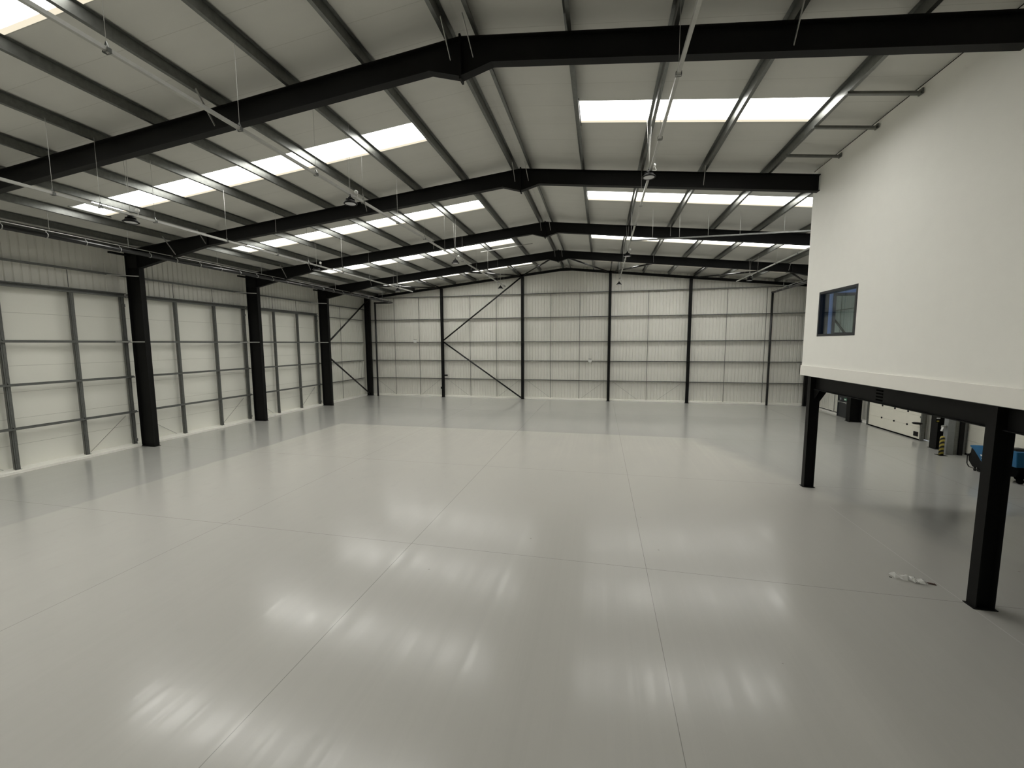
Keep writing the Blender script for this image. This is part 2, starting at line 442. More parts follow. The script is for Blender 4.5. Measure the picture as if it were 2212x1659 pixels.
for k, y in enumerate(FR):
    r = thing('roof_rafter', 'black ' + rl[k], 'rafter', (RX, y, ZR), 'portal frame rafters')
    rafter_half(-1, y).build('rafter_beam', 'steel', r); rafter_half(1, y).build('rafter_beam', 'steel', r)
    MB().box(RX - .022, RX + .022, y - .11, y + .11, 10.93, 11.85).build('end_plate', 'steel', r)
    for sx, dx, sy in ((-19.6, -.12, .75), (-17.72, -.22, .7), (-9.40, -.25, .8), (-3.30, -.03, .74), (-2.84, .03, .74), (3.33, .08, .7), (11.6, .12, .7)):
        if k == 3 and sx < -19: continue
        x2 = sx + dx
        zt = zr(sx) - .01; zb = max(zr(x2) - .44, 9.4 if sx < -19 else 0)
        if sx < -19: zb = 9.40
        MB().bar((sx, y - sy, zt), (x2, y - .11, zb), .05, .012, (1, 0, 0)).build('fly_brace', 'galv_light', r)
# light gable rafter along the far wall
r = thing('gable_rafter', 'slim black rafter along the top of the far gable wall', 'rafter', (RX, 37.2, ZR))
for side in (-1, 1):
    xe = -23.0 if side < 0 else 16.45
    mb = MB()
    for dz0, dz1, w in ((0, .015, .09), (.19, .205, .09), (.015, .19, .006)):
        mb.quadbox([(RX, 37.2 - w, ZR - dz1), (xe, 37.2 - w, zr(xe) - dz1), (xe, 37.2 + w, zr(xe) - dz1), (RX, 37.2 + w, ZR - dz1),
                    (RX, 37.2 - w, ZR - dz0), (xe, 37.2 - w, zr(xe) - dz0), (xe, 37.2 + w, zr(xe) - dz0), (RX, 37.2 + w, ZR - dz0)])
    mb.build('rafter_beam', 'steel', r)
MB().box(RX - .55, RX + .55, 37.09, 37.11, ZR - .29, ZR - .04).build('splice_plate', 'steel', r)

# ------------------------------------------------------------------ purlins (Z sections, continuous)
PX = [-22.75, -21.6, -19.75, -17.68, -15.55, -13.47, -11.44, -9.38, -7.34, -5.31, -3.31, -2.82, -.80, 1.27, 3.33, 5.36, 7.42, 9.46, 11.52, 13.55, 15.6]
pl = {-22.75: 'eaves beam along the very top of the left wall', -21.6: 'roof purlin next to the left eaves', -19.75: 'roof purlin, outer end of the left rooflights',
      -17.68: 'roof purlin second in from the left rooflight ends', -15.55: 'roof purlin third in from the left rooflight ends', -13.47: 'roof purlin carrying the left cable trunking',
      -11.44: 'roof purlin just right of the left lamp row', -9.38: 'roof purlin between the two left trunking runs', -7.34: 'roof purlin carrying the middle cable trunking',
      -5.31: 'roof purlin at the inner end of the left rooflights', -3.31: 'left one of the twin ridge purlins', -2.82: 'right one of the twin ridge purlins',
      -.80: 'roof purlin at the inner end of the right rooflights', 1.27: 'roof purlin carrying the right cable trunking', 3.33: 'roof purlin one place right of the right trunking',
      5.36: 'roof purlin nearest the office wall with the short struts', 7.42: 'roof purlin just behind the office wall line', 9.46: 'roof purlin above the trunking behind the office',
      11.52: 'right slope roof purlin, third from the eaves', 13.55: 'right slope roof purlin at the outer end of the rooflights', 15.6: 'right slope roof purlin by the eaves'}
for px_ in PX:
    x = px_; s = -1 if x < RX else 1; h = DZ - .03; t = .008
    x += (-.10 if s < 0 else .10) * min(1, abs(x) / 5)
    o = thing('roof_purlin', 'galvanised ' + pl[px_], 'purlin', (x, 16, zr(x)), 'roof purlins')
    mb = MB(); y0, y1 = YB, 37.6; f = .075; z0 = zr(x) + .003
    sl = SL if s < 0 else SR
    def zz(dx): return z0 - s * dx * sl
    pr = [(-t / 2, zz(0)), (-t / 2, zz(0) + h - t), (-s * 0 - f * s if s < 0 else -t / 2, 0)]
    # web
    mb.box(x - t / 2, x + t / 2, y0, y1, z0, z0 + h)
    # bottom flange towards the eaves with a small lip, top flange towards the ridge
    xa, xb = (x - f, x) if s < 0 else (x, x + f)
    mb.quadbox([(xa, y0, zz(xa - x)), (xb, y0, zz(xb - x)), (xb, y1, zz(xb - x)), (xa, y1, zz(xa - x)), (xa, y0, zz(xa - x) + t), (xb, y0, zz(xb - x) + t), (xb, y1, zz(xb - x) + t), (xa, y1, zz(xa - x) + t)])
    lx = xa if s < 0 else xb
    mb.box(lx - t / 2, lx + t / 2, y0, y1, zz(lx - x), zz(lx - x) + .03)
    xa, xb = (x, x + f) if s < 0 else (x - f, x)
    mb.quadbox([(xa, y0, zz(xa - x) + h - t), (xb, y0, zz(xb - x) + h - t), (xb, y1, zz(xb - x) + h - t), (xa, y1, zz(xa - x) + h - t), (xa, y0, zz(xa - x) + h), (xb, y0, zz(xb - x) + h), (xb, y1, zz(xb - x) + h), (xa, y1, zz(xa - x) + h)])
    mb.build('purlin_beam', 'galv', o)
    for fy in FR:
        MB().box(x + (.006 if s > 0 else -.014), x + (.014 if s > 0 else -.006), fy - .09, fy + .09, zr(x) + .012, zr(x) + .20).build('cleat', 'steel', o)

# bars under the purlins in the third and fourth bays, struts at the office wall
for yy, nm in ((27.0, 'fourth'), (33.8, 'end')):
    xa, xb = -7.95, -4.45
    tag(MB().bar((xa, yy, zr(xa) - .05), (xb, yy, zr(xb) - .05), .05, .05).build('roof_strut', 'galv_light'), 'thin bright bar under the left roof purlins in the %s bay' % nm, 'strut')
for yy, nm in ((11.5, 'nearest and longest looking'), (13.03, 'middle'), (14.73, 'farthest')):
    xa, xb = 5.44, 6.98
    r = thing('wall_strut', '%s of three short galvanised struts from roof purlin to office wall' % nm, 'strut', (xa, yy, zr(xa)), 'struts at the head of the office wall')
    mb = MB().bar((xa, yy - .02, zr(xa) - .01), (xb, yy + .12, zr(xb) + .045), .085, .06)
    mb.build('strut_bar', 'galv', r)
    MB().box(xb - .012, xb + .02, yy + .05, yy + .19, zr(xb) + .01, zr(xb) + .13).build('end_cleat', 'galv', r)

# ------------------------------------------------------------------ left wall framing (cold formed posts, header and rails)
bays = [(9.24, 16.16), (16.16, 23.19), (23.19, 30.22)]
bl = ['nearest bay of the left wall', 'middle bay of the left wall', 'third bay of the left wall']
for k, (a, c) in enumerate(bays):
    ya, yc = a + .13, CY_[c] - .13
    o = thing('header_rail', 'deep galvanised header channel in the ' + bl[k], 'rail', (-23.15, (a + c) / 2, 7.5), 'left wall headers')
    mb = MB()
    mb.box(-23.38, -23.08, ya, yc, 7.69, 7.70); mb.box(-23.38, -23.10, ya, yc, 7.52, 7.53); mb.box(-23.20, -23.19, ya, yc, 7.53, 7.69)
    mb.box(-23.105, -23.09, ya, yc, 7.50, 7.55); mb.box(-23.09, -23.08, ya, yc, 7.66, 7.70); mb.build('channel', 'galv_wall', o)
    for z, nm in ((5.31, 'upper'), (3.56, 'middle'), (1.79, 'lower')):
        q = MB().box(-23.09, -23.0, ya - .02, yc, z - .03, z - .022); q.box(-23.005, -22.997, ya - .02, yc, z - .04, z + .022); q.box(-23.085, -23.075, ya - .02, yc, z - .03, z + .06)
        tag(q.build('side_rail', 'galv_wall'), '%s galvanised side rail in the %s' % (nm, bl[k]), 'rail', 'left wall side rails')
    for yy, nm in ((a + 2.38, 'nearer'), (a + 4.72, 'farther')):
        if k > 0: yy += .02
        o = thing('wall_stud', '%s galvanised wall stud standing on the kerb in the %s' % (nm, bl[k]), 'stud', (-23.2, yy, .1), 'left wall studs')
        mb = MB()
        mb.box(-23.10, -23.09, yy - .075, yy + .075, .12, 7.52); mb.box(-23.22, -23.09, yy - .075, yy - .067, .12, 7.52); mb.box(-23.22, -23.09, yy + .067, yy + .075, .12, 7.52)
        mb.box(-23.10, -23.075, yy - .02, yy + .02, .12, 7.47)
        mb.build('stud_channel', 'galv_wall', o)
        MB().box(-23.38, -23.04, yy - .10, yy + .10, .118, .135).build('foot_plate', 'galv_wall', o)
        MB().tube((-23.2, yy, 7.73), (-23.2, yy, 8.5), .014, 8).build('sag_rod', 'galv_wall', o)
    # jamb stud beside the farther column
    yy = CY_[c] - .33
    o = thing('jamb_stud', 'galvanised jamb stud tight against the far column of the %s' % bl[k], 'stud', (-23.2, yy, .1), 'left wall jamb studs')
    mb = MB(); mb.box(-23.16, -23.15, yy - .02, yy + .09, .12, 7.52); mb.box(-23.28, -23.15, yy - .02, yy - .01, .12, 7.52); mb.box(-23.15, -23.08, yy + .08, yy + .09, .12, 7.52)
    mb.build('stud_channel', 'galv_wall', o)
    for z in (.35, 1.79, 3.56, 5.31, 7.1):
        MB().box(-23.14, -23.05, yy + .02, yy + .10, z - .07, z + .07).build('cleat', 'galv_wall', o)
    # diagonal ties in the bottom cells
    for (p, q, nm) in (((a + .35, 1.45), (a + 2.1, .16), 'near'), ((c - .35, 1.6), (a + 5.0, .16), 'far')):
        tag(MB().tube((-23.38, p[0], p[1]), (-23.38, q[0], q[1]), .007, 6).build('tie_wire', 'galv_wall'), 'thin diagonal tie at the foot, %s end of the %s' % (nm, bl[k]), 'tie', 'left wall ties')
tag(MB().box(-23.38, -23.14, 8.0, 37.4, 8.56, 8.57).box(-23.16, -23.145, 8.0, 37.4, 8.50, 8.60).build('side_rail', 'galv_wall'), 'long galvanised rail running below the eaves of the left wall', 'rail', 'left wall side rails')
for z, nm in ((7.50, 'highest'), (5.31, 'second highest'), (3.56, 'second lowest'), (1.79, 'lowest')):
    tag(MB().box(-23.38, -23.20, 30.6, 37.05, z - .01, z).box(-23.21, -23.2, 30.6, 37.05, z - .035, z + .025).build('side_rail', 'galv_wall'), '%s galvanised rail in the braced end bay of the left wall' % nm, 'rail', 'left wall side rails')
tag(MB().tube((-23.28, 33.55, .12), (-23.28, 33.55, 8.55), .018, 8).build('sag_rod', 'galv_wall'), 'thin vertical rod in the middle of the braced end bay of the left wall', 'rod')

# ------------------------------------------------------------------ far wall rails and rods
for z, nm in ((9.66, 'topmost'), (7.52, 'second from top'), (5.33, 'middle'), (3.57, 'second from floor'), (1.81, 'lowest')):
    x0, x1 = (-22.9, 16.6)
    if z > 9: x0, x1 = -22.6, 15.6
    q = MB().box(x0, x1, 37.44, 37.62, z, z + .01).box(x0, x1, 37.44, 37.448, z - .045, z + .02)
    tag(q.build('side_rail', 'galv_wall'), '%s long galvanised rail across the far wall' % nm, 'rail', 'far wall side rails')
rods = [(-20.0, 'leftmost'), (-17.4, 'second from left'), (-12.2, 'third from left, left one inside the braced bay'), (-9.6, 'right one inside the braced bay'), (-4.5, 'left one under the ridge bay'),
        (-1.91, 'right one under the ridge bay'), (3.95, 'one halfway between the two right gable posts'), (10.19, 'first one right of the rightmost gable post'), (13.15, 'one just left of the right downpipe')]
for x, nm in rods:
    tag(MB().tube((x, 37.5, .13), (x, 37.5, 9.66 if x < 9 else 9.6), .02, 8).build('sag_rod', 'galv_wall'), 'thin vertical rod on the far wall, %s' % nm, 'rod', 'far wall rods')
gx = [-22.6, -14.92, -7.08, .69, 7.27]
for i in range(4):
    a, c = gx[i] + .2, gx[i + 1] - .2
    for (p, q, nm) in (((a + .2, 1.7), (a + 2.3, .16), 'left'), ((c - .2, 1.7), (c - 2.2, .16), 'right')):
        tag(MB().tube((p[0], 37.6, p[1]), (q[0], 37.6, q[1]), .007, 6).build('tie_wire', 'galv_wall'), 'thin diagonal tie low on the far wall, %s side of bay %s' % (nm, ['beside the left corner', 'with the large braces', 'under the ridge', 'right of the ridge'][i]), 'tie', 'far wall ties')

# ------------------------------------------------------------------ bracing
def brace(a, c, lb, r=.07, mat='tube', grp='black tube braces'):
    return tag(MB().tube(a, c, r, 10).build('brace_tube', mat), lb, 'brace', grp)
brace((-14.72, 37.12, 5.50), (-7.2, 37.12, 11.1), 'upper black diagonal brace on the far wall, rising to the right')
brace((-14.72, 37.12, 5.32), (-7.2, 37.12, .15), 'lower black diagonal brace on the far wall, falling to the right')
XB = -22.3
brace((XB, 30.6, 5.45), (-22.5, 37.0, 9.5), 'upper black diagonal brace in the end bay of the left wall')
brace((XB, 30.6, 3.95), (-22.6, 37.0, .15), 'lower black diagonal brace in the end bay of the left wall')
brace((16.3, 30.4, 4.35), (16.3, 37.0, 8.95), 'upper black diagonal brace on the right wall, seen through the office window')
brace((16.3, 30.4, 3.9), (16.3, 37.0, .2), 'lower black diagonal brace in the end bay of the right wall')
RB = [(-14.92, -18.8, 'left of the leftmost gable post'), (-7.08, -11.0, 'left of the second gable post'), (-7.08, -3.2, 'second gable post up to the ridge'),
      (.69, -3.0, 'third gable post up to the ridge'), (.69, 4.0, 'right of the third gable post'), (7.27, 11.6, 'right of the fourth gable post'), (16.1, 11.6, 'far right corner inward')]
for a, c, nm in RB:
    brace((a, 37.05, zr(a) - .16), (c, 30.34, zr(c) - .30), 'black roof brace tube in the end bay, ' + nm, .06)
for a, nm in ((-14.92, 'leftmost'), (-7.08, 'second'), (.69, 'third'), (7.27, 'fourth')):
    tag(MB().tube((a, 30.25, zr(a) - .12), (a, 37.1, zr(a) - .12), .05, 10).build('strut_tube', 'tube'), 'black strut tube from the fourth rafter to the %s gable post' % nm, 'strut', 'end bay struts')

# right wall rails in the end bay
for z, nm in ((7.45, 'highest'), (5.31, 'second highest'), (3.56, 'second lowest'), (1.79, 'lowest')):
    y0 = 32.9 if z < 2 else 30.4
    tag(MB().box(16.60, 16.76, y0, 37.4, z - .01, z).box(16.6, 16.61, y0, 37.4, z - .035, z + .025).build('side_rail', 'galv_wall'), '%s galvanised rail in the end bay of the right wall' % nm, 'rail', 'right wall side rails')
tag(MB().tube((16.68, 33.85, .16), (16.68, 33.85, 9.5), .018, 8).build('sag_rod', 'galv_wall'), 'thin vertical rod in the end bay of the right wall', 'rod')
tag(MB().box(16.50, 16.55, 32.8, 37.1, .16, .20).build('base_rail', 'black'), 'thin dark base rail on the kerb of the right wall', 'rail')

# ------------------------------------------------------------------ siphonic drainage pipes
def pipe_run(x, y0, z, yb, xdrop, side, lb):
    o = thing('drain_pipe', lb, 'pipe', (xdrop, yb, 0), 'rainwater pipes')
    mb = MB(); mb.tube((x, y0, z), (x, yb, z), .085, 16)
    mb.build('pipe_run', 'pipe', o)
    mb = MB()
    if xdrop != x: mb.tube((x, yb, z), (xdrop, yb, z), .085, 14)
    mb.tube((xdrop, yb, z), (xdrop, yb, .0), .085, 14)
    mb.lathe((xdrop, yb, z), [(.0, -.1), (.1, -.06), (.1, .06), (.0, .1)], 12); mb.build('downpipe', 'pipe', o)
    MB().box(x - .02, x + .02, y0, yb - .1, z + .165, z + .19).build('support_rail', 'galv_light', o)
    y = y0 + .6
    while y < yb - .2:
        mb = MB(); mb.lathe((x, y - .015, z), [(.10, 0), (.10, .03)], 14, 'y'); mb.box(x - .012, x + .012, y - .012, y + .012, z + .09, z + .165)
        mb.build('pipe_clip', 'galv_light', o); y += 1.18
    for y in (11.6, 14.2, 18.4, 21.3, 25.4, 28.3, 32.5, 35.2):
        if y > y0: MB().tube((x, y, z + .18), (x, y, zr(x) + .02), .006, 6).build('hanger', 'cable', o)
    if side < 0:
        for zc in (1.81, 3.57, 5.33, 7.52): MB().lathe((xdrop, yb, zc), [(.105, -.03), (.105, .03)], 14).build('pipe_clip', 'pipe', o)
    return o
pipe_run(-19.92, 5.0, 9.16, 37.0, -21.76, -1, 'black rainwater pipe along the left eaves, dropping near the left corner')
pipe_run(13.42, 16.8, 9.17, 37.15, 13.42, 1, 'black rainwater pipe on the right, dropping down the far wall before the office')

# ------------------------------------------------------------------ cable trunking and high bay lamps
def trunking(x, z, y0, y1, lb, hang, junctions=()):
    o = thing('cable_trunking', lb, 'cable trunking', (x, y0, z), 'cable trunking runs')
    mb = MB().box(x - .032, x + .032, y0, y1, z - .032, z + .032)
    mb.build('trunking', 'trunk', o)
    for y in hang:
        mb = MB(); mb.tube((x, y, z + .10), (x, y, zr(x) + .01), .004, 6); ch = mb.build('chain', 'cable', o)
        mb = MB()
        mb.bar((x, y, z + .12), (x - .05, y, z + .0), .006, .02, (0, 1, 0)); mb.bar((x, y, z + .12), (x + .05, y, z + .0), .006, .02, (0, 1, 0))
        mb.box(x - .055, x - .045, y - .03, y + .03, z - .05, z + .02); mb.box(x + .045, x + .055, y - .03, y + .03, z - .05, z + .02)
        mb.box(x - .055, x + .055, y - .035, y - .025, z - .05, z - .042); mb.box(x - .055, x + .055, y + .025, y + .035, z - .05, z - .042)
        mb.build('clip', 'galv', ch)
    return o
trunking(-13.47, 8.94, 1.0, 28.1, 'white cable trunking on the left with the lowest lamps', [5.6, 8.0, 9.0, 10.42, 12.9, 15.3, 17.2, 19.8, 22.4, 25.3])
trunking(-7.50, 9.67, 1.0, 32.3, 'white cable trunking crossing the left half of the roof diagonally', [5.3, 7.68, 10.05, 12.27, 14.56, 16.95, 19.3, 21.9, 24.5, 27.1, 29.8, 31.8])
trunking(1.31, 10.09, 1.0, 33.2, 'white cable trunking running down the right half of the roof', [6.1, 8.53, 10.97, 13.4, 15.9, 18.4, 20.8, 23.3, 25.8, 28.3, 30.8, 32.9])
trunking(9.42, 9.53, 15.0, 32.7, 'white cable trunking emerging from behind the office wall', [18.0, 20.6, 23.2, 25.8, 28.6, 31.0])
# lateral run
o = thing('cable_trunking', 'white cable trunking crossing sideways to the office', 'cable trunking', (1.3, 21.0, 10.05), 'cable trunking runs')
MB().box(1.3, 14.0, 20.97, 21.03, 10.02, 10.08).build('trunking', 'galv', o)
for x in (2.3, 3.5, 4.75, 6.1, 7.9, 9.8): MB().tube((x, 21.0, 10.09), (x, 21.0, zr(x) + .3), .0065, 6).build('chain', 'cable', o)

def make_lamp():
    o = thing('high_bay_lamp', '', 'ceiling lamp', (0, 0, 0), 'high bay lamps')
    mb = MB(); mb.lathe((0, 0, 0), [(.0, .14), (.03, .14), (.07, .12), (.075, .05), (.09, .045), (.09, .03), (.135, .025), (.175, -.03)], 28)
    for i in range(20):
        t = 2 * math.pi * i / 20
        mb.bar((.06 * math.cos(t), .06 * math.sin(t), .06), (.125 * math.cos(t), .125 * math.sin(t), .045), .006, .05)
    hs = mb.build('housing', 'black', o)
    mb = MB(); mb.lathe((0, 0, 0), [(.150, -.028), (.195, -.035), (.20, -.05), (.195, -.065), (.155, -.062), (.150, -.045)], 32); mb.build('rim', 'black', hs)
    mb = MB(); mb.lathe((0, 0, 0), [(.0, -.05), (.153, -.05), (.153, -.06), (.0, -.064)], 32); mb.build('lens', 'lens', o)
    mb = MB(); mb.lathe((0, 0, 0), [(.028, .14), (.028, .17), (.012, .175), (.012, .22)], 12); mb.build('hook', 'black', o)
    mb = MB(); mb.lathe((.14, .10, .30), [(.0, -.05), (.03, -.05), (.055, -.02), (.055, .03), (.03, .05), (.0, .055)], 14); jb = mb.build('junction_box', 'white_plastic', o)
    P = []
    for i in range(13):
        t = i / 12; P.append((.14 + .14 * math.sin(math.pi * t) * .9 - .14 * t, .10 * (1 - t), .27 - .12 * t - .16 * math.sin(math.pi * t) * .6 + .02))
    MB().path(P, .009, 6).build('flex_cable', 'cable', jb)
    return o
lampp = make_lamp(); lampk = list(lampp.children); first = True
def place_lamp(x, y, z, px, lb, wires):
    global first
    if first: o = lampp; first = False
    else:
        o = lampp.copy(); COL.objects.link(o)
        for c in lampk:
            d = c.copy(); COL.objects.link(d); d.parent = o
            for g_ in c.children:
                e_ = g_.copy(); COL.objects.link(e_); e_.parent = d
    o.location = (x, y, z); o['label'] = lb
    for dx in wires:
        MB().tube((x, y, z + .22), (x + dx, y, zr(x + dx) + DZ), .0045, 6).build('suspension_wire', 'cable', o)
lamps = [(-7.42, 11.45, 9.40, 'nearest black high bay lamp on the middle left trunking, by the second rafter'),
         (-7.42, 20.55, 9.35, 'small black high bay lamp halfway along the middle left trunking'),
         (-7.42, 30.3, 9.31, 'tiny black high bay lamp at the far end of the middle left trunking'),
         (-13.5, 9.75, 8.78, 'nearest black high bay lamp on the leftmost trunking, low on the left'),
         (-13.5, 17.8, 8.78, 'small black high bay lamp on the left in front of the third rafter haunch'),
         (-13.5, 25.9, 8.77, 'tiny black high bay lamp far left near the fourth rafter'),
         (1.27, 12.95, 9.98, 'nearest black high bay lamp on the right trunking, over the second rafter'),
         (1.27, 22.9, 9.76, 'small black high bay lamp on the right trunking in front of the fourth rafter'),
         (1.27, 33.1, 9.70, 'tiny black high bay lamp at the far end of the right trunking'),
         (9.42, 30.0, 9.25, 'small black high bay lamp beside the trunking end behind the office wall')]
for x, y, z, lb in lamps:
    place_lamp(x, y, z, None, lb, (-.10, .04))

# ------------------------------------------------------------------ office pod on the mezzanine
XO = 7.03; WT = .26; YE = 16.50; ZF = 4.02
def topz(x): return zr(x) + DZ - .01
W1 = (13.50, 15.60, 5.345, 6.79)
wall = MB()
for (y0, y1, z0, z1) in ((YB, W1[0], ZF, None), (W1[1], YE, ZF, None), (W1[0], W1[1], ZF, W1[2]), (W1[0], W1[1], W1[3], None)):
    if z1 is None:
        wall.quadbox([(XO, y0, z0), (XO + WT, y0, z0), (XO + WT, y1, z0), (XO, y1, z0), (XO, y0, topz(XO)), (XO + WT, y0, topz(XO + WT)), (XO + WT, y1, topz(XO + WT)), (XO, y1, topz(XO))])
    else: wall.box(XO, XO + WT, y0, y1, z0, z1)
struct(wall.build('wall_office_side', 'white_paint'))
W2 = (7.80, 9.7, 5.40, 6.84)
wall = MB(); x0 = XO + WT; x1 = XWR - .02
def seg(a, c, z0, z1=None):
    if z1 is None: wall.quadbox([(a, YE - .14, z0), (c, YE - .14, z0), (c, YE, z0), (a, YE, z0), (a, YE - .14, topz(a)), (c, YE - .14, topz(c)), (c, YE, topz(c)), (a, YE, topz(a))])
    else: wall.box(a, c, YE - .14, YE, z0, z1)
seg(x0, W2[0], ZF); seg(W2[1], x1, ZF); seg(W2[0], W2[1], ZF, W2[2]); seg(W2[0], W2[1], W2[3])
struct(wall.build('wall_office_end', 'room_paint'))
struct(MB().box(x0, x1, YB, YE - .14, 7.5, 7.6).build('ceiling_office', 'room_paint'))  # added unseen ceiling, keeps the rooflights' white light out of the office
struct(MB().box(XO + .02, XWR - .02, YB, YE - .02, 3.98, 4.02).build('floor_office', 'grey_paint'))
# fascia around the floor edge
struct(MB().box(6.985, XO, YB, YE + .05, 4.0, 4.345).box(6.985, XWR - .02, YE, YE + .05, 4.0, 4.345).build('trim_1', 'white_trim'))
struct(MB().box(XO - .006, XO + .004, YB, YE, topz(XO) - .035, topz(XO) - .015).build('trim_2', 'black'))
# window in the side wall
wn += 1
wf = MB(); y0, y1, z0, z1 = W1; t = .075; xf0, xf1 = XO - .006, XO + WT
wf.box(xf0, xf1, y0, y0 + t, z0, z1); wf.box(xf0, xf1, y1 - t, y1, z0, z1); wf.box(xf0, xf1, y0 + t, y1 - t, z0, z0 + t); wf.box(xf0, xf1, y0 + t, y1 - t, z1 - t, z1)
o = struct(wf.build('window_%d' % wn, 'anthracite'))
MB().box(XO + .07, XO + .085, y0 + t, y1 - t, z0 + t, z1 - t).build('pane', 'glass', o)
wn += 1
wf = MB(); x0_, x1_, z0, z1 = W2; t = .09
wf.box(x0_, x0_ + t, YE - .16, YE + .01, z0, z1); wf.box(x1_ - t, x1_, YE - .16, YE + .01, z0, z1); wf.box(x0_ + t, x1_ - t, YE - .16, YE + .01, z0, z0 + t); wf.box(x0_ + t, x1_ - t, YE - .16, YE + .01, z1 - t, z1)
o = struct(wf.build('window_%d' % wn, 'anthracite'))
MB().box(x0_ + t, x1_ - t, YE - .08, YE - .065, z0 + t, z1 - t).build('pane', 'glass', o)
# added unseen window in the outer wall, glows blue to light the office
wn += 1
o = struct(MB().box(XWR - .06, XWR - .03, 10.2, 14.6, 4.9, 6.7).build('window_%d' % wn, 'anthracite'))
MB().box(XWR - .08, XWR - .06, 10.3, 14.5, 5.0, 6.6).build('pane', 'daylight_pane', o)

# mezzanine steelwork
def mez_col(y, lb):
    r = thing('mezzanine_post', lb, 'steel column', (7.33, y, 0), 'mezzanine posts')
    isec(MB(), 7.17, 7.48, y - .105, y + .105, .015, 3.96, .022, 'x').build('shaft', 'steel', r)
    MB().box(7.13, 7.52, y - .13, y + .13, 0, .015).build('base_plate', 'steel', r)
    return r
q1 = mez_col(16.21, 'black mezzanine post under the far corner of the office')
mb = MB().prism([(7.48, 16.2, 3.0), (7.75, 16.2, 3.46), (7.48, 16.2, 3.46)], (0, .02, 0))
mb.prism([(7.3, 16.1, 3.2), (7.3, 15.8, 3.50), (7.3, 16.1, 3.50)], (.02, 0, 0)); mb.build('knee_plate', 'steel', q1)
mez_col(9.30, 'large black mezzanine post nearest the camera on the right')
def edge_beam(y0, y1, lb):
    r = thing('mezzanine_beam', lb, 'steel beam', (7.36, (y0 + y1) / 2, 3.6), 'mezzanine edge beams')
    MB().box(7.26, 7.46, y0, y1, 3.51, 3.53).box(7.26, 7.46, y0, y1, 3.95, 3.97).box(7.33, 7.36, y0, y1, 3.53, 3.95).build('beam', 'steel', r)
    return r
eb = edge_beam(9.42, 16.10, 'black mezzanine edge beam between the two posts under the office')
edge_beam(YB, 9.18, 'black mezzanine edge beam passing out of view past the nearest post')
for i in range(4):
    z = 3.60 + i * .085
    MB().box(7.318, 7.333, 12.62, 12.88, z - .022, z + .022).build('web_slot', 'rubber', eb)
for i, (y, lb) in enumerate(((16.21, 'black mezzanine cross beam under the office end wall'), (9.30, 'black mezzanine cross beam behind the nearest post'))):
    tag(MB().box(7.5, 15.78, y - .09, y + .09, 3.51, 3.53).box(7.5, 15.78, y - .09, y + .09, 3.95, 3.97).box(7.5, 15.78, y - .012, y + .012, 3.53, 3.95).build('cross_beam', 'steel'), lb, 'steel beam', 'mezzanine cross beams')

# ------------------------------------------------------------------ right wall, lower part: doors and their equipment
# fire exit door
d = MB().box(16.36, 16.44, D1[0], D1[1], .0, 2.1)
d.box(16.33, 16.46, D1[0] - .06, D1[0], 0, 2.16).box(16.33, 16.46, D1[1], D1[1] + .06, 0, 2.16).box(16.33, 16.46, D1[0] - .06, D1[1] + .06, 2.1, 2.16)
d.box(16.46, XWR + .05, D1[0] - .06, D1[0], 0, 2.16).box(16.46, XWR + .05, D1[1], D1[1] + .06, 0, 2.16).box(16.46, XWR + .05, D1[0] - .06, D1[1] + .06, 2.1, 2.16)
o = struct(d.build('door_1', 'anthracite'))
MB().tube((16.28, D1[0] + .12, 1.05), (16.28, D1[1] - .12, 1.05), .02, 10).box(16.27, 16.36, D1[0] + .1, D1[0] + .18, .98, 1.12).box(16.27, 16.36, D1[1] - .18, D1[1] - .1, .98, 1.12).build('push_bar', 'galv_light', o)
MB().box(16.345, 16.36, 31.72, 32.02, 1.18, 1.33).build('green_sign', 'green_sign', o)
MB().box(16.34, 16.345, 31.76, 31.98, 1.22, 1.29).build('sign_arrow', 'white_plastic', o)
MB().box(16.33, 16.36, 32.35, 32.5, 1.18, 1.33).build('latch_case', 'grey_paint', o)

def sectional(name, y0, y1, hinges):
    d = MB()
    z = .06
    while z < 4.2:
        z2 = min(z + .615, 4.2); d.box(16.42, 16.48, y0, y1, z + .004, z2 - .004); z = z2
    d.box(16.44, 16.46, y0, y1, .06, 4.2)
    o = struct(d.build(name, 'door_white'))
    MB().box(16.40, 16.49, y0, y1, 0, .07).build('bottom_seal', 'rubber', o)
    for yy, zz in hinges: MB().lathe((16.39, yy, zz), [(.0, 0), (.055, .005), (.055, .03)], 12, 'x').build('hinge', 'black', o)
    for yy in (y0 - .05, y1 + .05):
        MB().box(16.36, 16.5, yy - .05, yy + .05, 0, 4.3).build('guide_track', 'galv', o)
    MB().box(16.36, 16.5, y0 - .1, y1 + .1, 4.2, 4.35).build('top_frame', 'galv', o)
    return o
hg = [(yy, zz) for zz in (.68, 1.40, 2.05) for yy in (28.2, 27.15, 26.12)]
o = sectional('door_2', D2[0] + .1, D2[1] - .1, hg)
MB().box(16.39, 16.42, 25.28, 25.58, .18, .42).build('hatch', 'black', o)
for z in (.85, 1.25, 1.75, 2.2): MB().lathe((16.40, 25.13, z), [(.0, -.05), (.06, -.03), (.06, .02)], 10, 'x').build('hinge', 'galv', o)
o = sectional('door_3', D3[0] + .1, D3[1] - .1, [])

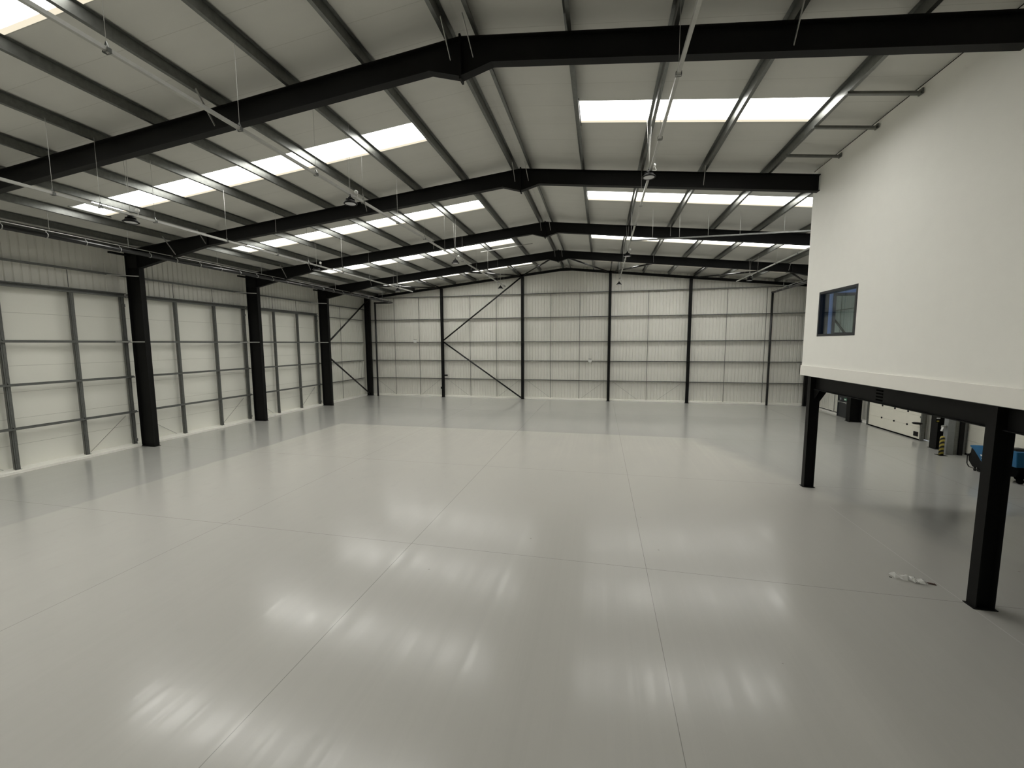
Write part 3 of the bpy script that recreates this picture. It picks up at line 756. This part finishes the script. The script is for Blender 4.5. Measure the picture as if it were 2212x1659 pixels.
# things by the roller doors
r = thing('bollard', 'black and yellow striped bollard by the column near the roller door', 'bollard', (15.25, 22.02, 0))
MB().lathe((15.25, 22.02, 0), [(.085, .01), (.085, .80), (.07, .86), (.04, .89), (.0, .90)], 20).build('post', 'tape', r)
MB().box(15.1, 15.4, 21.87, 22.17, 0, .012).build('base_plate', 'black', r)
r = thing('door_track_guard', 'grey steel guard standing at the edge of the right roller door', 'guard', (15.75, 22.25, 0))
MB().box(15.52, 15.80, 22.16, 22.40, 0, 3.3).build('guard_post', 'grey_paint', r, .01)
MB().box(15.82, 15.98, 22.2, 22.4, 0, 3.3).build('side_channel', 'galv', r)
MB().box(15.99, 16.15, 22.15, 22.45, 0, 3.4).build('rear_channel', 'black', r)
tag(MB().tube((16.20, 22.26, .0), (16.20, 22.26, 3.4), .025, 12).build('air_line', 'blue_film'), 'thin blue vertical pipe beside the right roller door', 'pipe')
r = thing('door_control', 'small control box with white lever on the black column by the bollard', 'control box', (15.72, 23.05, 1.5))
MB().box(15.60, 15.78, 23.0, 23.16, 1.34, 1.52).build('case', 'black', r)
MB().box(15.63, 15.72, 22.985, 23.0, 1.38, 1.44).build('label_plate', 'tape', r)
MB().box(15.62, 15.75, 22.975, 23.0, 1.52, 1.57).build('cap', 'white_plastic', r)
r = thing('hose_bracket', 'pale metal bracket sticking out between column and grey guard', 'bracket', (15.5, 22.4, 1.2))
MB().bar((15.55, 22.3, 1.30), (15.32, 22.2, 1.28), .10, .10).bar((15.36, 22.2, 1.26), (15.28, 22.15, 1.08), .08, .08).build('arm', 'galv_light', r, .01)
r = thing('door_chain_box', 'dark paddle shaped door lock on the right side of the white roller door', 'lock', (16.2, 25.0, .95))
MB().lathe((16.18, 25.05, .93), [(.0, -.05), (.17, -.04), (.21, 0), (.17, .04), (.0, .05)], 18, 'z').build('paddle', 'black', r)
MB().box(16.2, 16.36, 24.95, 25.05, .9, .96).build('mount', 'black', r)
for zz in (.6, 1.35):
    pass

# blue scrubber machine
r = thing('floor_scrubber', 'blue ride-on floor scrubber parked by the right roller door, half hidden by the post', 'floor scrubber', (14.95, 19.1, 0))
def sm(pts, x0, x1): return MB().prism([(x0, y, z) for y, z in pts], (x1 - x0, 0, 0))
sm([(19.78, 1.0), (19.81, .96), (19.60, .84), (19.38, .62), (19.165, .39), (18.6, .40), (18.35, .62), (18.35, 1.16), (19.1, 1.12), (19.6, 1.04)], 14.65, 15.3).build('body', 'blue', r, .025)
sm([(19.78, .95), (19.80, .70), (19.88, .60), (19.86, .35), (19.66, .14), (19.15, .20), (18.2, .20), (18.2, .5), (18.6, .42), (19.165, .41), (19.38, .64), (19.60, .86)], 14.70, 15.25).build('chassis', 'black', r, .02)
rt_ = sm([(18.33, .62), (18.33, 1.17), (18.05, 1.2), (17.92, 1.18), (17.88, .62)], 14.68, 15.25).build('rear_tank', 'blue', r, .03)
sm([(18.6, 1.14), (18.5, 1.24), (18.1, 1.27), (18.0, 1.19)], 14.74, 15.18).build('seat', 'black', rt_, .02)
sm([(18.25, .22), (18.3, .62), (17.88, .62), (17.82, .5), (17.9, .28)], 14.72, 15.2).build('rear_bumper', 'rubber', r, .02)
for yy, xx, rr in ((18.45, 14.66, .17), (18.45, 15.2, .17), (19.6, 14.9, .09), (18.02, 14.9, .10)):
    MB().lathe((xx, yy, rr), [(.0, 0), (rr * .9, .0), (rr, .02), (rr, .08), (rr * .9, .1), (.0, .1)], 20, 'x').build('wheel', 'rubber', r)
MB().path([(14.68, 19.80, .62), (14.68, 19.90, .60), (14.68, 19.88, .22), (14.68, 19.78, .11), (14.68, 19.2, .10)], .018, 8).build('bumper_tube', 'black', r)
MB().box(14.72, 14.76, 19.55, 19.62, 0, .3).build('caster_leg', 'black', r)
MB().box(14.70, 15.25, 18.8, 19.45, .03, .20).build('squeegee', 'black', r)
mb = MB().prism([(14.644, 19.30, .74), (14.644, 19.08, .76), (14.644, 19.10, .70), (14.644, 19.26, .68)], (.006, 0, 0)).prism([(14.644, 19.24, .62), (14.644, 19.05, .62), (14.644, 19.07, .56), (14.644, 19.18, .55)], (.006, 0, 0))
mb.build('decal', 'white_plastic', r)

# ------------------------------------------------------------------ small fixtures on the far wall
def sign(x, z, w, lb):
    r = thing('emergency_light', lb, 'emergency light', (x, 37.4, z), 'emergency lights')
    MB().prism([(x - w / 2, 37.30, z + .13), (x + w / 2, 37.30, z + .13), (x + w / 2, 37.30, z - .04), (x + w / 2 - .06, 37.30, z - .12), (x - w / 2 + .06, 37.30, z - .12), (x - w / 2, 37.30, z - .04)], (0, .14, 0)).build('case', 'white_plastic', r)
    MB().box(x - w / 2 + .02, x + w / 2 - .02, 37.34, 37.44, z + .15, z + .18).build('bracket', 'black', r)
sign(-17.79, 5.40, .32, 'white emergency light on the far wall rail, left side')
sign(-.95, 3.57, .30, 'white emergency light on the far wall rail under the ridge')
tag(MB().box(-15.26, -15.14, 37.48, 37.60, .78, .98).build('socket_box', 'black'), 'tiny black socket box low on the far wall left of the first gable post', 'socket')
tag(MB().box(-14.80, -14.45, 37.2, 37.32, 2.06, 2.2).build('post_bracket', 'steel'), 'short black bracket sticking out of the leftmost gable post', 'bracket')
tag(MB().box(-22.2, -22.05, 37.05, 37.12, 3.45, 3.6).build('socket_box', 'galv_wall'), 'small grey box beside the left far corner column', 'socket')

# ------------------------------------------------------------------ litter on the floor
def crumple(pts, w, seed):
    rnd = random.Random(seed); mb = MB(); o = 0
    n = len(pts)
    for i, (x, y, z) in enumerate(pts):
        for j in range(4):
            mb.v.append((x + rnd.uniform(-.02, .02), y + (j / 3 - .5) * w + rnd.uniform(-.015, .015), max(.003, z * (1 - abs(j - 1.5) / 2.2) + rnd.uniform(0, .015))))
    for i in range(n - 1):
        for j in range(3):
            a = i * 4 + j; mb.f.append((a, a + 1, a + 5, a + 4)); mb.sm.append(False)
    return mb
r = thing('plastic_wrap', 'crumpled clear plastic wrapping lying on the open floor left of the near post', 'plastic wrap', (6.6, 10.1, 0))
crumple([(6.36 + i * .055, 10.14 - i * .018 + .03 * math.sin(i * 2.1), .03 + .09 * abs(math.sin(i * 1.3))) for i in range(10)], .20, 3).build('sheet', 'film', r)
crumple([(6.60 + i * .03, 10.06 - i * .02, .09 + .03 * math.sin(i)) for i in range(6)], .07, 5).build('twisted_strip', 'white_plastic', r)
tag(crumple([(6.86 + i * .045, 10.02 - i * .012, .02) for i in range(5)], .045, 9).build('paper_scrap', 'brown'), 'dark brown scrap at the right end of the plastic wrapping', 'scrap')
tag(MB().bar((6.285, 10.12, .006), (6.325, 10.10, .006), .02, .01).build('paper_scrap', 'black'), 'tiny black scrap at the left end of the plastic wrapping', 'scrap')

# ------------------------------------------------------------------ world, camera, view
w = bpy.data.worlds.new('world'); S.world = w; w.use_nodes = True
w.node_tree.nodes['Background'].inputs[0].default_value = (.8, .85, .9, 1); w.node_tree.nodes['Background'].inputs[1].default_value = .8

cam = bpy.data.cameras.new('camera'); co = bpy.data.objects.new('camera', cam); COL.objects.link(co)
f, yaw, pitch, roll, h = 884.6379, -.21361, -.09826, -.00406, 5.1487
cy, sy = math.cos(yaw), math.sin(yaw); cp, sp = math.cos(pitch), math.sin(pitch); cr, sr = math.cos(roll), math.sin(roll)
fwd = Vector((sy, cy, 0)); right = Vector((cy, -sy, 0)); up = Vector((0, 0, 1))
f2 = fwd * cp + up * sp; u2 = -fwd * sp + up * cp
r3 = right * cr + u2 * sr; u3 = -right * sr + u2 * cr
co.matrix_world = Matrix(((r3.x, u3.x, -f2.x, 0), (r3.y, u3.y, -f2.y, 0), (r3.z, u3.z, -f2.z, h), (0, 0, 0, 1)))
cam.sensor_width = 36; cam.sensor_fit = 'HORIZONTAL'; cam.lens = 36 * f / 2212; cam.clip_start = .05; cam.clip_end = 200
S.camera = co
S.view_settings.view_transform = 'Standard'; S.view_settings.look = 'None'; S.view_settings.gamma = 1
S.view_settings.use_curve_mapping = False; S.view_settings.exposure = 0.08
